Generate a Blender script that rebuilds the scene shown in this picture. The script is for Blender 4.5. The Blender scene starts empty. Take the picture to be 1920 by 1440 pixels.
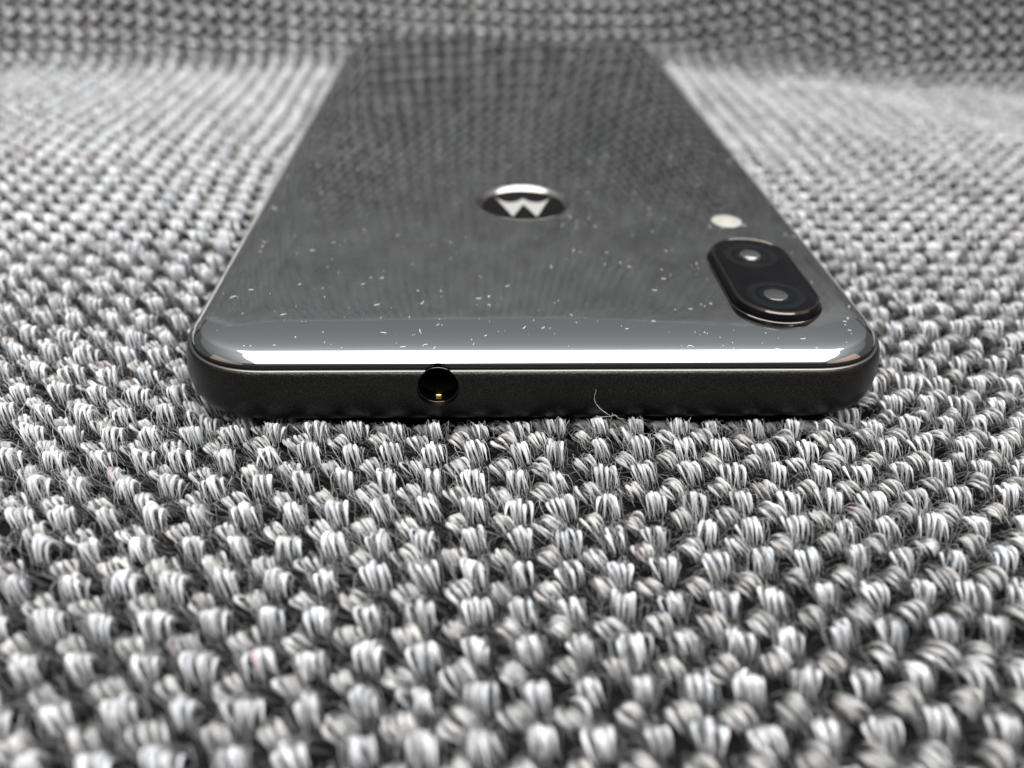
import bpy, bmesh, math, random
import numpy as np
from mathutils import Matrix, Vector

MM = 0.001                       # everything below is laid out in millimetres
sc = bpy.context.scene
rng = np.random.default_rng(11)
random.seed(5)

# ------------------------------------------------------------------ camera
CX, CY, CZ = -6.47, -66.13, 48.99
PIT, YAW, ROLL, FPX = 0.586746, 0.052255, 0.024470, 1555.8
F = np.array([math.sin(YAW)*math.cos(PIT), math.cos(YAW)*math.cos(PIT), -math.sin(PIT)])
R0 = np.array([math.cos(YAW), -math.sin(YAW), 0.0]); U0 = np.cross(R0, F)
RV = math.cos(ROLL)*R0 + math.sin(ROLL)*U0
UV = np.cross(RV, F)
cd = bpy.data.cameras.new('camera'); cam = bpy.data.objects.new('camera', cd)
sc.collection.objects.link(cam); sc.camera = cam
M = Matrix.Identity(4)
for i in range(3):
    M[i][0], M[i][1], M[i][2] = RV[i], UV[i], -F[i]
M[0][3], M[1][3], M[2][3] = CX*MM, CY*MM, CZ*MM
cam.matrix_world = M
cd.sensor_width = 36.0; cd.lens = FPX/1920*36.0
cd.clip_start = 0.002; cd.clip_end = 20.0
cd.dof.use_dof = True
cd.dof.focus_distance = 0.0795
cd.dof.aperture_fstop = 17.0

# ------------------------------------------------------------------ light
w = bpy.data.worlds.new('World'); sc.world = w; w.use_nodes = True
bg = w.node_tree.nodes['Background']
bg.inputs['Color'].default_value = (0.96, 0.98, 1.0, 1); bg.inputs['Strength'].default_value = 0.15

def area(name, loc, target, sx, sy, watt, col):
    l = bpy.data.lights.new(name, 'AREA'); l.shape = 'RECTANGLE'
    l.size = sx*MM; l.size_y = sy*MM; l.energy = watt; l.color = col
    o = bpy.data.objects.new(name, l); sc.collection.objects.link(o)
    o.location = Vector(loc)*MM
    o.rotation_euler = (Vector(target)-Vector(loc)).to_track_quat('-Z', 'Y').to_euler()
    return o
area('ceiling_lamp', (90, -210, 600), (90, -210, 0), 820, 860, 11.6, (1.0, 0.99, 0.98))
glow = area('ceiling_bounce', (0, 500, 800), (0, 500, 0), 3600, 2600, 1.0, (0.96, 0.98, 1.0)).data
glow.energy = math.pi*3.6*2.6            # radiance 1 before the falloff: ceiling brightest beside the lamp
glow.use_nodes = True
gt = glow.node_tree; gn, gl = gt.nodes.new, gt.links.new
ge = gn('ShaderNodeNewGeometry'); sx = gn('ShaderNodeSeparateXYZ'); gl(ge.outputs['Position'], sx.inputs[0])
def gm(op, a, b):
    nd = gn('ShaderNodeMath'); nd.operation = op
    for k, q in enumerate((a, b)):
        if isinstance(q, (int, float)): nd.inputs[k].default_value = q
        elif q is not None: gl(q, nd.inputs[k])
    return nd.outputs[0]
ddx = gm('SUBTRACT', gm('ABSOLUTE', gm('SUBTRACT', sx.outputs['X'], .09), None), .41)
ddy = gm('SUBTRACT', gm('ABSOLUTE', gm('ADD', sx.outputs['Y'], .21), None), .43)
dd = gm('MAXIMUM', gm('MAXIMUM', ddx, ddy), 0.0)
fall = gm('ADD', gm('MULTIPLY', gm('EXPONENT', gm('MULTIPLY', dd, -3.0), None), 1.05), .15)
em = next(nd for nd in gt.nodes if nd.type == 'EMISSION'); gl(fall, em.inputs['Strength'])
area('added_warm_fill', (-300, -150, 110), (-20, 0, 5), 260, 200, 0.07, (1.0, 0.70, 0.52))  # added fill, no lamp there: warms the left frame corner like a reflected hand
area('added_warm_fill', (300, -150, 110), (20, 0, 5), 260, 200, 0.12, (1.0, 0.66, 0.42))  # same added fill for the right frame corner

sc.view_settings.view_transform = 'Standard'; sc.view_settings.look = 'None'
sc.view_settings.exposure = 0.0; sc.view_settings.gamma = 1.0
sc.cycles.max_bounces = 6; sc.cycles.diffuse_bounces = 3; sc.cycles.glossy_bounces = 4
sc.cycles.use_denoising = True

# ------------------------------------------------------------------ materials
def mat(name, base, metallic=0.0, rough=0.5, coat=0.0, ior=1.5, spec=None):
    m = bpy.data.materials.new(name); m.use_nodes = True
    b = m.node_tree.nodes['Principled BSDF']
    b.inputs['Base Color'].default_value = (*base, 1); b.inputs['Metallic'].default_value = metallic
    b.inputs['Roughness'].default_value = rough; b.inputs['Coat Weight'].default_value = coat
    b.inputs['Coat Roughness'].default_value = 0.02; b.inputs['IOR'].default_value = ior
    if spec is not None: b.inputs['Specular IOR Level'].default_value = spec
    return m, m.node_tree, b

def yarn_material():
    m, t, b = mat('wool_yarn', (.5, .5, .5), rough=0.9, spec=0.1)
    N, L = t.nodes.new, t.links.new
    ca = N('ShaderNodeAttribute'); ca.attribute_name = 'yarn_colour'
    fa = N('ShaderNodeAttribute'); fa.attribute_name = 'fibre'
    n = N('ShaderNodeTexNoise'); n.inputs['Scale'].default_value = 2.6; n.inputs['Detail'].default_value = 3
    L(fa.outputs['Vector'], n.inputs['Vector'])
    r = N('ShaderNodeMapRange'); r.inputs['From Min'].default_value = .32; r.inputs['From Max'].default_value = .66
    r.inputs['To Min'].default_value = .5; r.inputs['To Max'].default_value = 1.12
    L(n.outputs['Fac'], r.inputs['Value'])
    mx = N('ShaderNodeVectorMath'); mx.operation = 'SCALE'
    L(ca.outputs['Color'], mx.inputs[0]); L(r.outputs['Result'], mx.inputs['Scale'])
    L(mx.outputs['Vector'], b.inputs['Base Color'])
    bp = N('ShaderNodeBump'); bp.inputs['Distance'].default_value = 0.00008; bp.inputs['Strength'].default_value = 0.9
    L(n.outputs['Fac'], bp.inputs['Height']); L(bp.outputs['Normal'], b.inputs['Normal'])
    b.inputs['Sheen Weight'].default_value = 0.12; b.inputs['Sheen Roughness'].default_value = 0.5
    return m
YARN = yarn_material()
GAP_SHADE, _, _ = mat('painted_gap_shade', (.012, .012, .0125), rough=1.0, spec=0.0)  # near-black colour paints the shade deep between the stitches
FUZZ, _, _ = mat('wool_fuzz', (.27, .27, .27), rough=0.7, spec=0.3)  # darker than the yarn: shade between the stitches is put into the colour

def glass_material():
    m, t, b = mat('black_mirror_glass', (.41, .425, .43), metallic=1.0, rough=0.045, coat=0.5)
    N, L = t.nodes.new, t.links.new
    tc = N('ShaderNodeTexCoord')
    n = N('ShaderNodeTexNoise'); n.inputs['Scale'].default_value = 130; n.inputs['Detail'].default_value = 4
    L(tc.outputs['Object'], n.inputs['Vector'])
    r = N('ShaderNodeMapRange'); r.inputs['From Min'].default_value = .35; r.inputs['From Max'].default_value = .75
    r.inputs['To Min'].default_value = .012; r.inputs['To Max'].default_value = .05
    L(n.outputs['Fac'], r.inputs['Value']); L(r.outputs['Result'], b.inputs['Roughness'])
    return m
GLASS = glass_material()

def frame_material():
    m, t, b = mat('sandblasted_bronze_metal', (.034, .034, .0325), metallic=1.0, rough=0.32)
    N, L = t.nodes.new, t.links.new
    tc = N('ShaderNodeTexCoord')
    n = N('ShaderNodeTexNoise'); n.inputs['Scale'].default_value = 8000; n.inputs['Detail'].default_value = 2
    L(tc.outputs['Object'], n.inputs['Vector'])
    bp = N('ShaderNodeBump'); bp.inputs['Distance'].default_value = 0.00005; bp.inputs['Strength'].default_value = 1.0
    L(n.outputs['Fac'], bp.inputs['Height']); L(bp.outputs['Normal'], b.inputs['Normal'])
    cr = N('ShaderNodeValToRGB'); cr.color_ramp.elements[0].position = .42; cr.color_ramp.elements[1].position = .68
    cr.color_ramp.elements[0].color = (.026, .026, .025, 1); cr.color_ramp.elements[1].color = (.060, .059, .056, 1)
    L(n.outputs['Fac'], cr.inputs['Fac']); L(cr.outputs['Color'], b.inputs['Base Color'])
    return m
FRAME = frame_material()
EDGE, _, _ = mat('polished_bronze_edge', (.17, .165, .15), metallic=1.0, rough=0.34)
GASKET, _, _ = mat('black_rubber_gasket', (.006, .006, .006), rough=0.45)
BLACKGLOSS, _, _ = mat('black_camera_glass', (.004, .004, .005), rough=0.03, ior=1.18)
BLACKPLASTIC, _, _ = mat('black_plastic', (.003, .003, .003), rough=0.8, spec=0.05)
TRIM, _, _ = mat('polished_dark_metal', (.35, .33, .31), metallic=1.0, rough=0.12)
DARKTRIM, _, _ = mat('polished_black_metal', (.10, .09, .08), metallic=1.0, rough=0.1)
SILVER, _, _ = mat('brushed_silver_paint', (.37, .37, .345), metallic=0.2, rough=0.45)
LOGOBLACK, _, _ = mat('logo_black_enamel', (.005, .005, .005), rough=0.4, spec=0.06)
GOLD, _, _ = mat('gold_contact', (.95, .62, .22), metallic=1.0, rough=0.25)
LENS, _, _ = mat('coated_lens', (.13, .125, .12), metallic=0.8, rough=0.12, coat=1.0)
LENSRING, _, _ = mat('blue_black_lens_ring', (.006, .0075, .009), rough=0.25, ior=1.22)
LEDM, _, _ = mat('cream_flash_diffuser', (.34, .34, .30), rough=0.35, coat=0.4)
LEDY, _, _ = mat('yellow_flash_emitter', (.42, .40, .30), rough=0.3, coat=0.6)
SCREEN, _, _ = mat('display_glass', (.005, .005, .006), rough=0.05)
LINT, _, _ = mat('white_lint', (.75, .75, .74), rough=0.7)

# ------------------------------------------------------------------ helpers
C = sc.collection
def link(name, me, material, parent=None, smooth=True):
    o = bpy.data.objects.new(name, me); C.objects.link(o)
    if material: me.materials.append(material)
    if smooth:
        me.polygons.foreach_set('use_smooth', np.ones(len(me.polygons), bool))
    if parent: o.parent = parent
    return o
def tag(o, label, cat=None, group=None, kind=None):
    o['label'] = label
    if cat: o['category'] = cat
    if group: o['group'] = group
    if kind: o['kind'] = kind
    return o
def pymesh(name, V, Fc):
    me = bpy.data.meshes.new(name); me.from_pydata((np.asarray(V, float)*MM).tolist(), [], Fc); me.update(); return me

# ------------------------------------------------------------------ blanket surface
PW, PL = 36.1, 150.0                     # phone half width, length
PU, PV = 3.9, 3.85                       # stitch pitch across / along
def smooth(a, b, x):
    t = np.clip((x-a)/(b-a), 0, 1); return t*t*(3-2*t)
S_TAB = np.linspace(0, 300, 3000)
PHI = np.radians(63)*smooth(0, 24, S_TAB) - np.radians(10)*smooth(40, 110, S_TAB)
Y_TAB = np.concatenate([[0], np.cumsum(np.cos(PHI[:-1])*np.diff(S_TAB))])
Z_TAB = np.concatenate([[0], np.cumsum(np.sin(PHI[:-1])*np.diff(S_TAB))])
def fold_start(u):
    return 143 - 12*smooth(30, 130, np.abs(u)) - 8*smooth(60, 150, u) + 2.5*np.sin(u*.045+.6)
def surf(u, v):
    """point and normal of the draped cloth for cloth coordinates u, v"""
    s = v - fold_start(u); sp = np.clip(s, 0, 299)
    phi = np.interp(sp, S_TAB, PHI)
    y = np.where(s > 0, fold_start(u) + np.interp(sp, S_TAB, Y_TAB), v)
    z = np.where(s > 0, np.interp(sp, S_TAB, Z_TAB), 0.0)
    z = z + .35*np.sin(u*.09+1.3)*np.sin(v*.07+.4) + .22*np.sin(u*.21+v*.13) + .02
    # pressed down under the phone
    dx = np.abs(u) - PW; dy = np.maximum(-v, v-PL); d = np.maximum(dx, dy)
    z = z - 2.0*(1-smooth(-3.0, 1.2, d))*(v < 152)
    n = np.stack([np.zeros_like(u), -np.sin(phi), np.cos(phi)], -1)
    return np.stack([u, y, z], -1), n
def cloth_points(P):
    p, n = surf(P[..., 0], P[..., 1])
    return p + n*P[..., 2:3]

def strands(base, ang, cells, n_str, seg, width, length, top, drop, rad, tint, spread=0.0, peak=0.15, fray=1.0, lift=0.0, vary=1.0):
    """a bundle of arched, pointed strands per cell; spine points (K,seg,3) in cloth coordinates"""
    K = len(cells)
    k = np.linspace(-1, 1, n_str)[None, :] * np.ones((K, 1))
    k = k + rng.normal(0, .09*fray, k.shape)
    t = np.linspace(-1, 1, seg)[None, None, :]
    kk = k[:, :, None]
    a = ang + rng.normal(0, .10, (K, 1, 1)) + spread*kk + rng.normal(0, .08*fray, (K, n_str, 1))
    crng = np.random.default_rng(int(abs(cells[0, 0]*977+cells[0, 1]*131)) + len(cells))
    jit = vary*crng.normal(0, .13, (K, 2)); big = np.clip(1+vary*crng.normal(0, .11, (K, 1, 1)), .75, 1.3); turn = vary*crng.normal(0, .13, (K, 1, 1)); up_ = vary*crng.normal(0, .12, (K, 1, 1))
    a = a + turn
    L = big*length*(1 + rng.normal(0, .10*fray, (K, n_str, 1)))
    along = t*L + rng.normal(0, .12*fray, (K, n_str, 1))
    bow = .34*(1-t*t)*(1+rng.normal(0, .5*fray, (K, n_str, 1)))
    across = kk*width*big*(1 - .15*t*t) - bow + .1
    dome = top*(1-.4*kk**2) + rng.normal(0, .07*fray, (K, n_str, 1)) + up_ + lift*rng.random((K, n_str, 1))
    q = np.abs(t-peak)/(1+peak*np.sign(peak-t))
    z = dome - (drop+dome)*q**2.3
    dx, dy = np.sin(a), -np.cos(a)             # direction t: towards the camera for a = 0
    x = along*dx + across*np.cos(a); y = along*dy + across*np.sin(a)
    x = x + (cells[:, 0]+base[0]+jit[:, 0])[:, None, None]; y = y + (cells[:, 1]+base[1]+jit[:, 1])[:, None, None]
    P = np.stack([x, y, z], -1).reshape(K*n_str, seg, 3)
    r = rad*(1+rng.normal(0, .14, (K*n_str, 1)))*(1 - .88*np.abs(np.linspace(-1, 1, seg))[None, :]**1.8)
    side = np.stack([np.cos(a), np.sin(a), np.zeros_like(a)], -1)
    side = np.broadcast_to(side, (K, n_str, 1, 3)).reshape(K*n_str, 1, 3)
    col = np.array(tint)[None, None, :]*(1+rng.normal(0, .13, (K, n_str, 1)))*(1+rng.normal(0, .08, (K, 1, 1)))
    warm = rng.normal(0, .012, (K, n_str, 1))
    col = np.clip(col*(1+warm*np.array([1.4, -.3, -1.2])), .02, .92).reshape(K*n_str, 3)
    red = rng.random(K*n_str) < .0015
    col[red] = col[red]*[.8, .6, .64]
    return P, np.maximum(r, .012), side, col

def tubes(P, r, side, col, sides):
    """arrays for a set of tubes: verts, faces (quads), colours, fibre coordinates"""
    K, Sg, _ = P.shape
    T = np.gradient(P, axis=1); T /= np.linalg.norm(T, axis=-1, keepdims=True)+1e-9
    up = np.cross(side, T); up /= np.linalg.norm(up, axis=-1, keepdims=True)+1e-9
    sd = np.cross(T, up)
    th = np.linspace(0, 2*math.pi, sides, endpoint=False)
    V = P[:, :, None, :] + r[:, :, None, None]*(np.cos(th)[None, None, :, None]*sd[:, :, None, :] + np.sin(th)[None, None, :, None]*up[:, :, None, :])
    idx = np.arange(K*Sg*sides).reshape(K, Sg, sides)
    a = idx[:, :-1, :]; b = np.roll(idx, -1, axis=2)[:, :-1, :]
    c = np.roll(idx, -1, axis=2)[:, 1:, :]; d = idx[:, 1:, :]
    Fc = np.stack([a, b, c, d], -1).reshape(-1, 4)
    ids = rng.random((K, 1, 1))*50
    al = np.linspace(0, 1, Sg)[None, :, None]
    fib = np.stack([np.cos(th)[None, None, :]*1.2+ids+al*0, np.sin(th)[None, None, :]*1.2+ids*1.7+al*0, al*.9+ids*.3+th[None, None, :]*0], -1)
    cc = np.broadcast_to(col[:, None, None, :], (K, Sg, sides, 3))
    return V.reshape(-1, 3), Fc, cc.reshape(-1, 3), fib.reshape(-1, 3)

def raw_mesh(name, parts):
    V = np.concatenate([p[0] for p in parts]); off = 0; Fs = []
    for p in parts:
        Fs.append(p[1]+off); off += len(p[0])
    Fc = np.concatenate(Fs)
    me = bpy.data.meshes.new(name)
    me.vertices.add(len(V)); me.vertices.foreach_set('co', (V*MM).astype(np.float32).ravel())
    n = Fc.shape[1]
    me.loops.add(Fc.size); me.loops.foreach_set('vertex_index', Fc.astype(np.int32).ravel())
    me.polygons.add(len(Fc)); me.polygons.foreach_set('loop_start', np.arange(0, Fc.size, n, dtype=np.int32))
    me.polygons.foreach_set('use_smooth', np.ones(len(Fc), bool))
    if parts[0][2] is not None:
        col = np.concatenate([p[2] for p in parts]); fib = np.concatenate([p[3] for p in parts])
        ca = me.attributes.new('yarn_colour', 'FLOAT_COLOR', 'POINT')
        ca.data.foreach_set('color', np.concatenate([col, np.ones((len(col), 1))], 1).astype(np.float32).ravel())
        fa = me.attributes.new('fibre', 'FLOAT_VECTOR', 'POINT'); fa.data.foreach_set('vector', fib.astype(np.float32).ravel())
    me.update(calc_edges=True); me.validate()
    return me

COOL_LIT, WARM_DIM = (.72, .73, .75), (.52, .512, .50)  # tint pair: the left leg's weaker light is painted in as darker yarn
LEGS = (((0.15, 0), 0.04, .74, .88, .80, .78, COOL_LIT, .16, .05),          # right leg: strands run towards the camera
        ((-PU*.36, PV*.48), 0.56, .74, .84, .30, .55, WARM_DIM, .10, .0))   # left leg: strands run slantwise
def stitch_parts(cells, near):
    out = []
    for base, ang, wd, ln, top, drop, tint, spread, peak in LEGS:
        if near:
            P, r, side, col = strands(base, ang, cells, 6, 8, wd, ln, top, drop, .178, tint, spread, peak, 1.25)
            out.append(tubes(cloth_points(P), r, side, col, 6))
            P, r, side, col = strands(base, ang, cells, 20, 5, wd*1.15, ln*1.2, top+.07, drop*1.5, .024, np.array(tint)*1.05, spread*1.5, peak, 2.6, .2)
            out.append(tubes(cloth_points(P), r, side, col, 3))
        else:
            steep = cells[:, 1] > fold_start(cells[:, 0]) + 2      # cloth turned to face the camera
            for cs, gw in ((cells[~steep], 1.13), (cells[steep], 1.1)):
                P, r, side, col = strands(base, ang, cs, 5, 5, wd*gw, ln*gw, top, drop*gw, .25*gw, tint, spread, peak, .7, 0, .45)
                out.append(tubes(cloth_points(P), r, side, col, 3))
    if near:   # yarn passing underneath from stitch to stitch, its near-black colour painting in hole shade
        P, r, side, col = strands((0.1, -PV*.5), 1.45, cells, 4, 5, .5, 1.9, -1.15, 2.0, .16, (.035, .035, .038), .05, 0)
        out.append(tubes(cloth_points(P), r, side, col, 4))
    return out

# grid of stitches
iu = np.arange(-52, 53); iv = np.arange(-15, 95)
GU, GV = np.meshgrid(iu, iv)
u = GU*PU + 1.3; v = GV*PV - 0.2
ca_, sa_ = math.cos(.012), math.sin(.012)
u, v = u*ca_ - v*sa_, u*sa_ + v*ca_
u = u + .55*np.sin(v*.055+.5) + .35*np.sin(u*.07+v*.11); v = v + .5*np.sin(u*.06+1.0) + .3*np.sin(v*.13-u*.05)
cells = np.stack([u.ravel(), v.ravel()], -1)
pc, _ = surf(cells[:, 0], cells[:, 1])
rel = pc - np.array([CX, CY, CZ]); dep = rel@F
px = 960 + FPX*(rel@RV)/np.maximum(dep, 1); py = 720 - FPX*(rel@UV)/np.maximum(dep, 1)
ax, ay = cells[:, 0], cells[:, 1]
in_phone = (np.abs(ax) < PW-3.5) & (ay > 3.5) & (ay < PL-4)
onwall = ay > 135
keep = ~in_phone & (dep > 20) & (((px > -260) & (px < 2180) & (py < 1800)) | (onwall & (np.abs(ax) < np.where(ay > 215, 135, 185)) & (ay < 356)))
cells, dep, px, py = cells[keep], dep[keep], px[keep], py[keep]
near = (cells[:, 1] < 42) & (px > -150) & (px < 2070) & (py < 1560)
vis = near & (px > -20) & (px < 1940) & (py < 1470)
order = np.where(vis)[0]; order = order[np.argsort(dep[order])][:300]
single = np.zeros(len(cells), bool); single[order] = True

blanket = bpy.data.objects.new('knitted_blanket', None); C.objects.link(blanket)
tag(blanket, 'light grey knitted wool blanket under the phone, folding up behind it', 'blanket')

# added dark sheet below the stitches, its colour standing for shade in the gaps
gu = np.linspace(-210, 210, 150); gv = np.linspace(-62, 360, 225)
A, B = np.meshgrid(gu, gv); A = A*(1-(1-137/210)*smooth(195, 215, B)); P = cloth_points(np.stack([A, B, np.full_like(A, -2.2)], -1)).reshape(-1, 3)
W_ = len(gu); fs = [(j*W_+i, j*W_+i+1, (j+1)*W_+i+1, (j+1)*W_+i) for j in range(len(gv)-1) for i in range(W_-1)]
link('gap_shade_sheet', pymesh('gap_shade_sheet', P, fs), GAP_SHADE, blanket)

for ci in order:
    me = raw_mesh('stitch', stitch_parts(cells[ci:ci+1], True))
    link('stitch', me, YARN, blanket)
o = link('distant_stitches', raw_mesh('distant_stitches', stitch_parts(cells[near & ~single], True) ), YARN, blanket)
o['kind'] = 'stuff'
o = link('distant_stitches', raw_mesh('distant_stitches', stitch_parts(cells[~near], False)), YARN, blanket)
o['kind'] = 'stuff'

# loose wool fibres standing off the stitches
def fuzz(cells, per, rad, lmin, lmax):
    n = len(cells)*per
    c = np.repeat(cells, per, 0) + rng.uniform(-.5, .5, (n, 2))*[PU, PV]
    sg = 6; L = rng.uniform(lmin, lmax, (n, 1)); a = rng.uniform(0, 2*math.pi, (n, 1)); curl = rng.normal(0, 1.6, (n, 1))
    t = np.linspace(0, 1, sg)[None, :]
    th = a + curl*t
    x = np.cumsum(np.cos(th)*L/sg, 1); y = np.cumsum(np.sin(th)*L/sg, 1)
    h = rng.uniform(.15, 1.0, (n, 1)); z0 = rng.uniform(-.5, .35, (n, 1))
    z = z0 + h*np.sin(t*math.pi*rng.uniform(.45, 1.0, (n, 1)))
    P = np.stack([c[:, :1]+x, c[:, 1:]+y, z], -1)
    P = cloth_points(P)
    side = np.tile(np.array([[[.03, .02, 1.0]]]), (n, 1, 1))
    V, Fc, _, _ = tubes(P, np.full((n, sg), rad)*(1-.5*t), side, np.ones((n, 3)), 3)
    return V, Fc, None, None
nf = near & (cells[:, 1] > -30)
o = link('wool_fuzz', raw_mesh('wool_fuzz', [fuzz(cells[nf], 20, .013, .7, 2.2)]), FUZZ, blanket); o['kind'] = 'stuff'

# ------------------------------------------------------------------ phone
phone = bpy.data.objects.new('smartphone', None); C.objects.link(phone)
tag(phone, 'dark mirror-backed smartphone lying face down on the grey knitted blanket', 'smartphone')
RC = 9.6
def ring(inset, n=30):
    hw = PW-inset; y0 = inset; y1 = PL-inset; r = max(RC-inset, .5); pts = []
    for cx, cy, a0 in ((hw-r, y0+r, -90), (hw-r, y1-r, 0), (-hw+r, y1-r, 90), (-hw+r, y0+r, 180)):
        for i in range(n+1):
            a = math.radians(a0+90*i/n)
            # slightly squarer than a circle, as phone corners are
            ca, sa = math.cos(a), math.sin(a); e = 2/2.25
            pts.append((cx+r*math.copysign(abs(ca)**e, ca), cy+r*math.copysign(abs(sa)**e, sa)))
    return pts
def lofted(name, prof, cap0=True, cap1=True, closed=False):
    """rings (inset, z) joined in order"""
    V = []; Fc = []
    rings = [ring(i) for i, z in prof]; n = len(rings[0])
    for (i, z), rg in zip(prof, rings): V += [(x, y, z) for x, y in rg]
    m = len(prof)
    for j in range(m if closed else m-1):
        a, b = j*n, ((j+1) % m)*n
        for k in range(n):
            Fc.append((a+k, a+(k+1) % n, b+(k+1) % n, b+k))
    if not closed:
        if cap0: Fc.append(tuple(range(n-1, -1, -1)))
        if cap1: Fc.append(tuple((m-1)*n+k for k in range(n)))
    return pymesh(name, V, Fc)
def fine(prof, k=4):
    """Catmull-Rom through the profile points"""
    p = np.array(prof, float); q = np.vstack([2*p[0]-p[1], p, 2*p[-1]-p[-2]]); out = []
    for i in range(1, len(q)-2):
        for t in np.linspace(0, 1, k, endpoint=False):
            a, b, c, d = q[i-1:i+3]
            out.append(.5*((2*b)+(c-a)*t+(2*a-5*b+4*c-d)*t*t+(3*b-a-3*c+d)*t**3))
    out.append(p[-1]); return [tuple(x) for x in out]

frame_prof = fine([(2.6, 0.0), (1.5, .1), (.75, .55), (.25, 1.5), (.02, 2.9), (.06, 4.2), (.22, 5.2), (.42, 5.8), (.60, 6.02)]) + \
    [(.66, 5.98), (1.0, 5.98), (1.0, 5.0), (3.5, 4.8), (3.5, .4)]
frame = link('frame', lofted('frame', frame_prof, closed=True), FRAME, phone)
glass_prof = fine([(.98, 6.50), (1.10, 6.68), (1.34, 6.94), (1.66, 7.18), (2.05, 7.40), (2.9, 7.62), (4.6, 7.83), (7.0, 7.96), (9.3, 8.0)], 5)
GP = np.array(glass_prof)
glass = link('back_cover', lofted('back_cover', [(9.3, 6.7), (3.0, 6.5), (1.4, 6.45), (1.03, 6.44)] + glass_prof), GLASS, phone)
# flat cap is one face: shade it flat
gasket = link('gasket', lofted('gasket', [(3.0, 5.1), (1.04, 5.1), (1.03, 5.95), (1.0, 6.12), (.97, 6.2), (.95, 6.34), (.98, 6.43), (1.06, 6.44), (3.0, 6.47)], closed=True), GASKET, phone)
link('display', lofted('display', [(3.2, .35), (2.62, .02), (3.0, -.12), (4.0, -.2)]), SCREEN, phone)
edge = link('polished_edge', lofted('polished_edge', [(.60, 6.022), (.66, 6.07), (.76, 6.10), (.88, 6.10), (.95, 6.07), (.98, 6.0), (.9, 5.985), (.63, 5.985)], closed=True), EDGE, phone)
frame['label'] = 'matte dark bronze metal frame round the phone edge'
glass['label'] = 'glossy black mirror back of the phone'

def glass_z(x, y):
    """height of the back cover at a point (distance to the rounded outline)"""
    qx, qy = abs(x)-(PW-RC), abs(y-PL/2)-(PL/2-RC)
    d = RC - math.hypot(max(qx, 0), max(qy, 0)) if max(qx, qy) > 0 else RC
    if qx <= 0 and qy <= 0: d = RC
    return float(np.interp(d, GP[:, 0], GP[:, 1]))

def circle_loft(name, prof, centre, axis='z', n=48, cap0=True, cap1=True, closed=False):
    V = []; Fc = []; m = len(prof)
    for r, h in prof:
        for k in range(n):
            a = 2*math.pi*k/n; c, s = r*math.cos(a), r*math.sin(a)
            V.append((centre[0]+c, centre[1]+s, centre[2]+h) if axis == 'z' else (centre[0]+c, centre[1]+h, centre[2]-s))
    for j in range(m if closed else m-1):
        a, b = j*n, ((j+1) % m)*n
        Fc += [(a+k, a+(k+1) % n, b+(k+1) % n, b+k) for k in range(n)]
    if not closed:
        if cap0: Fc.append(tuple(range(n-1, -1, -1)))
        if cap1: Fc.append(tuple((m-1)*n+k for k in range(n)))
    return pymesh(name, V, Fc)

def cut(obj, cutters):
    tmp = []
    for me in cutters:
        c = bpy.data.objects.new('cutter', me); C.objects.link(c); tmp.append(c)
        md = obj.modifiers.new('cut', 'BOOLEAN'); md.object = c; md.operation = 'DIFFERENCE'; md.solver = 'EXACT'
    bpy.context.view_layer.update()
    dg = bpy.context.evaluated_depsgraph_get()
    me = bpy.data.meshes.new_from_object(obj.evaluated_get(dg))
    obj.modifiers.clear(); obj.data = me
    for c in tmp: bpy.data.objects.remove(c)
    me.polygons.foreach_set('use_smooth', np.ones(len(me.polygons), bool))
    me.set_sharp_from_angle(angle=math.radians(28))

# headphone socket
JX, JZ, JR = -10.1, 4.42, 2.03
jcut = lambda r, d: circle_loft('cutter', [(r, -3), (r, d)], (JX, 0, JZ), 'y', 56)
cut(frame, [jcut(JR, 5)]); cut(gasket, [jcut(JR+.02, 5)]); cut(edge, [jcut(JR+.01, 5)]) 
LX, LY, LR = 0.0, 39.4, 6.35
cut(glass, [jcut(JR+.22, 2.2), circle_loft('cutter', [(LR, -.95), (LR, 2)], (LX, LY, 8.0))])
jack = link('headphone_socket', circle_loft('headphone_socket', [(JR-.02, 2.4), (JR-.02, 2.6), (JR-.25, 2.7), (JR-.25, 11), (JR, 11), (JR+.0, 2.8)], (JX, 0, JZ), 'y', 48, closed=True), BLACKPLASTIC, phone)
link('socket_end', circle_loft('socket_end', [(JR-.25, 10.8), (.05, 10.9)], (JX, 0, JZ), 'y', 40), BLACKPLASTIC, jack)
link('socket_rim', circle_loft('socket_rim', [(JR-.02, .62), (JR-.07, .66), (JR-.09, .8), (JR-.02, .86)], (JX, 0, JZ), 'y', 64, closed=True), DARKTRIM, jack)
def box(name, x0, x1, y0, y1, z0, z1, material, parent, bev=.08):
    bm = bmesh.new(); bmesh.ops.create_cube(bm, size=1)
    for vt in bm.verts:
        vt.co = Vector((x0 if vt.co.x < 0 else x1, y0 if vt.co.y < 0 else y1, z0 if vt.co.z < 0 else z1))
    bmesh.ops.bevel(bm, geom=list(bm.edges), offset=bev, segments=2, profile=.6, affect='EDGES')
    bmesh.ops.scale(bm, vec=(MM, MM, MM), verts=bm.verts)
    me = bpy.data.meshes.new(name); bm.to_mesh(me); bm.free()
    return link(name, me, material, parent)
g = box('contact', JX-.32, JX+.30, 1.0, 2.2, JZ-1.95, JZ-1.35, GOLD, jack, .12)
g['label'] = 'small gold spring contact inside the socket'

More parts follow.
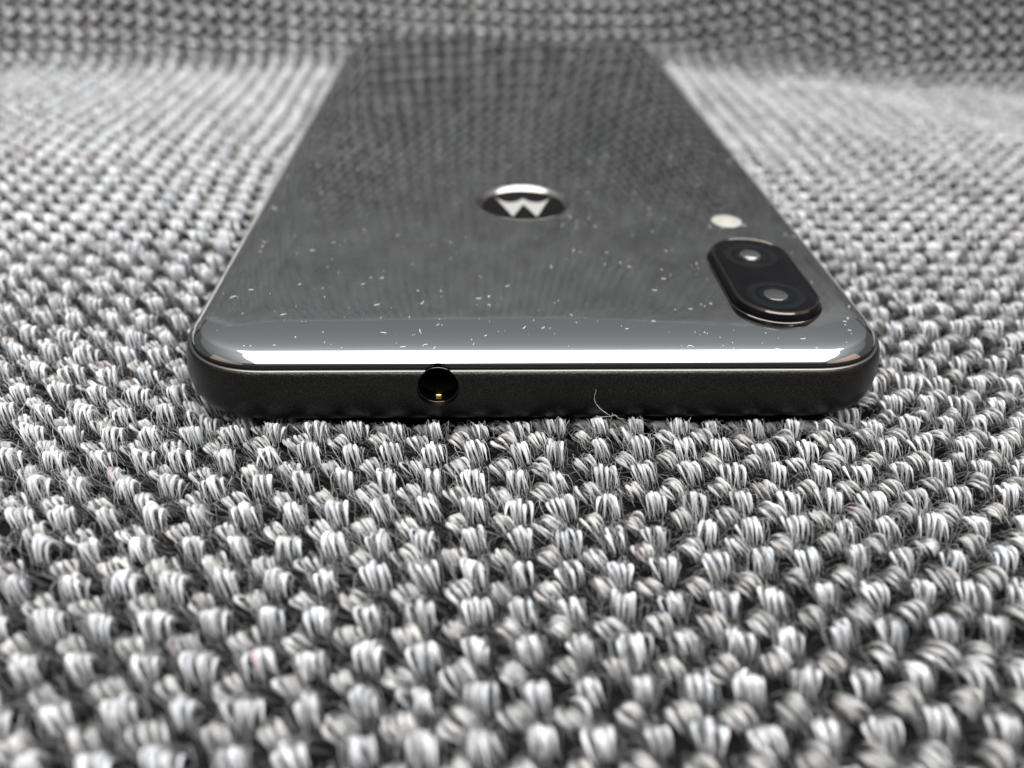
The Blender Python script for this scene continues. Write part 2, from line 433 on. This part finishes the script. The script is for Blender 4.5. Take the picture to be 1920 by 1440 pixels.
# round emblem sunk into the back
emb = link('emblem', circle_loft('emblem', [(LR-.01, .01), (LR-.12, -.05), (LR-.5, -.3), (LR-1.0, -.62), (LR-1.3, -.72), (LR-1.7, -.74), (2, -.75)], (LX, LY, 8.0), n=96, cap0=False), LOGOBLACK, phone)
emb['label'] = 'round black emblem with a silver winged letter, sunk in the back'
link('emblem_rim', circle_loft('emblem_rim', [(LR-.015, .02), (LR-.12, -.01), (LR-.5, -.26), (LR-.9, -.53), (LR-1.0, -.66), (LR-.02, -.6)], (LX, LY, 8.0), n=96, closed=True), TRIM, emb)
WING = [(-3.97, 42.27), (-1.62, 34.6), (0.02, 39.3), (1.70, 34.6), (4.02, 42.27), (3.62, 41.25), (3.05, 40.45), (2.4, 39.95), (1.76, 39.88), (1.2, 40.1), (.6, 40.6), (.05, 41.5),
        (-.5, 40.6), (-1.1, 40.1), (-1.66, 39.88), (-2.3, 39.95), (-2.95, 40.45), (-3.55, 41.25)]
n = len(WING)
V = [(x*.95, 39.9+(y-39)*.92, 7.24) for x, y in WING] + [(x*.95, 39.9+(y-39)*.92, 7.33) for x, y in WING]
wm = pymesh('winged_letter', V, [tuple(range(n, 2*n)), tuple(range(n-1, -1, -1))] + [(k, (k+1) % n, n+(k+1) % n, n+k) for k in range(n)])
link('winged_letter', wm, SILVER, emb, smooth=False)

# camera island
def pill(name, cx, y0, y1, prof, material, parent, n=28, cap0=True, cap1=True, closed=False):
    V = []; Fc = []; m = len(prof)
    for r, z in prof:
        for s, cy, a0 in ((1, y1, 0), (-1, y0, 180)):
            for k in range(n+1):
                a = math.radians(a0+180*k/n); V.append((cx+r*math.cos(a), cy+r*math.sin(a), z))
    N = 2*(n+1)
    for j in range(m if closed else m-1):
        a, b = j*N, ((j+1) % m)*N
        Fc += [(a+k, a+(k+1) % N, b+(k+1) % N, b+k) for k in range(N)]
    if not closed:
        if cap0: Fc.append(tuple(range(N-1, -1, -1)))
        if cap1: Fc.append(tuple((m-1)*N+k for k in range(N)))
    o = link(name, pymesh(name, V, Fc), material, parent)
    o.data.set_sharp_from_angle(angle=math.radians(32)); return o
KX, KY0, KY1 = 25.3, 11.0, 21.0
isl = pill('camera_island', KX, KY0, KY1, [(4.62, 7.6), (4.62, 8.35), (4.55, 8.72), (4.42, 8.88), (4.25, 8.9)], BLACKGLOSS, phone)
isl['label'] = 'raised black pill-shaped camera island with two lenses'
pill('base_ring', KX, KY0, KY1, [(4.64, 7.7), (4.86, 7.7), (4.84, 8.06), (4.74, 8.12), (4.64, 8.08)], DARKTRIM, isl, closed=True)
pill('bezel', KX, KY0, KY1, [(4.26, 8.86), (4.46, 8.87), (4.34, 9.02), (4.18, 9.06), (4.08, 8.98), (4.08, 8.86)], DARKTRIM, isl, closed=True)
pill('cover_glass', KX, KY0, KY1, [(4.06, 8.85), (4.06, 8.955), (4.0, 8.97)], BLACKGLOSS, isl)
for hh, cy in ((.12, 10.75), (.42, 20.45)):
    lr = link('lens_ring', circle_loft('lens_ring', [(3.05, 8.972), (3.0, 8.985), (2.2, 8.985), (2.15, 8.972)], (KX-.15, cy, 0), closed=True), LENSRING, isl)
    link('inner_ring', circle_loft('inner_ring', [(1.75, 8.972), (1.7, 8.98), (1.45, 8.98), (1.4, 8.972)], (KX-.15, cy, 0), closed=True), LENSRING, lr)
    link('lens', circle_loft('lens', [(1.28, 8.972)] + [(1.25*math.cos(q), 8.975+hh*math.sin(q)) for q in np.linspace(.05, 1.5, 9)], (KX-.15, cy, 0)), LENS, lr)
fl = link('flash', circle_loft('flash', [(1.95, 7.9), (1.95, 8.03), (1.8, 8.09), (1.2, 8.13), (.1, 8.15)], (25.75, 32.9, 0)), LEDM, phone)
link('flash_emitter', circle_loft('flash_emitter', [(.8, 8.13), (.78, 8.165), (.6, 8.18), (.1, 8.185)], (25.75, 32.75, 0), n=24), LEDY, fl)
for rr in (1.15, 1.5):
    link('flash_ridge', circle_loft('flash_ridge', [(rr-.07, 8.09), (rr, 8.165), (rr+.07, 8.09)], (25.75, 32.9, 0), cap0=False, cap1=False), LEDM, fl)
fl['label'] = 'round cream camera flash beside the camera island'
link('microphone_hole', circle_loft('microphone_hole', [(.48, 7.9), (.48, 8.012), (.1, 8.016)], (25.9, 38.4, 0), n=20), GASKET, phone)

# ------------------------------------------------------------------ dust and lint on the phone
def lint_mesh(name, curves, rad):
    parts = []
    for pts in curves:
        P = np.array(pts, float)[None]; sg = P.shape[1]
        V, Fc, _, _ = tubes(P, np.full((1, sg), rad)*(1-.4*np.linspace(-1, 1, sg)**2)[None], np.array([[[.21, .34, .9]]]), np.ones((1, 3)), 4)
        parts.append((V, Fc, None, None))
    return raw_mesh(name, parts)
curves = []
for i in range(430):
    y = 1.6 + random.random()**1.6*72; x = random.uniform(-34, 34)
    if abs(x) > PW-2.5-max(0, (7-y)*.9): continue
    if math.hypot(x-LX, y-LY) < 7 or (20 < x < 31 and 5 < y < 27): continue
    L = random.choice([.05, .06, .08, .1, .14, .2, .4, .6]) * (1.0 if random.random() < .9 else 1.8)
    a = random.uniform(0, 6.28); curl = random.gauss(0, 2.0); p = []; q = [x, y]
    for s in range(5):
        p.append((q[0], q[1], glass_z(q[0], q[1])+.035+.02*s*(random.random() < .3)))
        q = [q[0]+math.cos(a)*L/4, q[1]+math.sin(a)*L/4]; a += curl/4
    curves.append(p)
d = link('dust', lint_mesh('dust', curves, .031), LINT)
tag(d, 'fine white dust specks scattered over the black phone back', 'dust', kind='stuff')
hair = [[(5.16, -.06, 4.35), (5.05, -.05, 3.7), (5.06, -.05, 3.1), (5.24, -.06, 2.65), (5.6, -.1, 2.2), (5.95, -.12, 1.85), (6.4, -.18, 1.55), (6.75, -.25, 1.3)],
        [(6.95, -.3, 1.75), (6.88, -.32, 1.4), (6.9, -.35, 1.1), (6.65, -.4, .8)],
        [(6.75, -.3, 1.3), (6.3, -.3, 1.25), (5.8, -.3, 1.2), (5.3, -.3, 1.35)],
        [(6.75, -.3, 1.25), (7.15, -.35, 1.5), (7.6, -.45, 1.15), (8.1, -.5, 1.05)]]
h = link('lint_fibre', lint_mesh('lint_fibre', hair, .018), LINT)
tag(h, 'thin pale wool hair stuck to the front edge of the phone', 'hair')
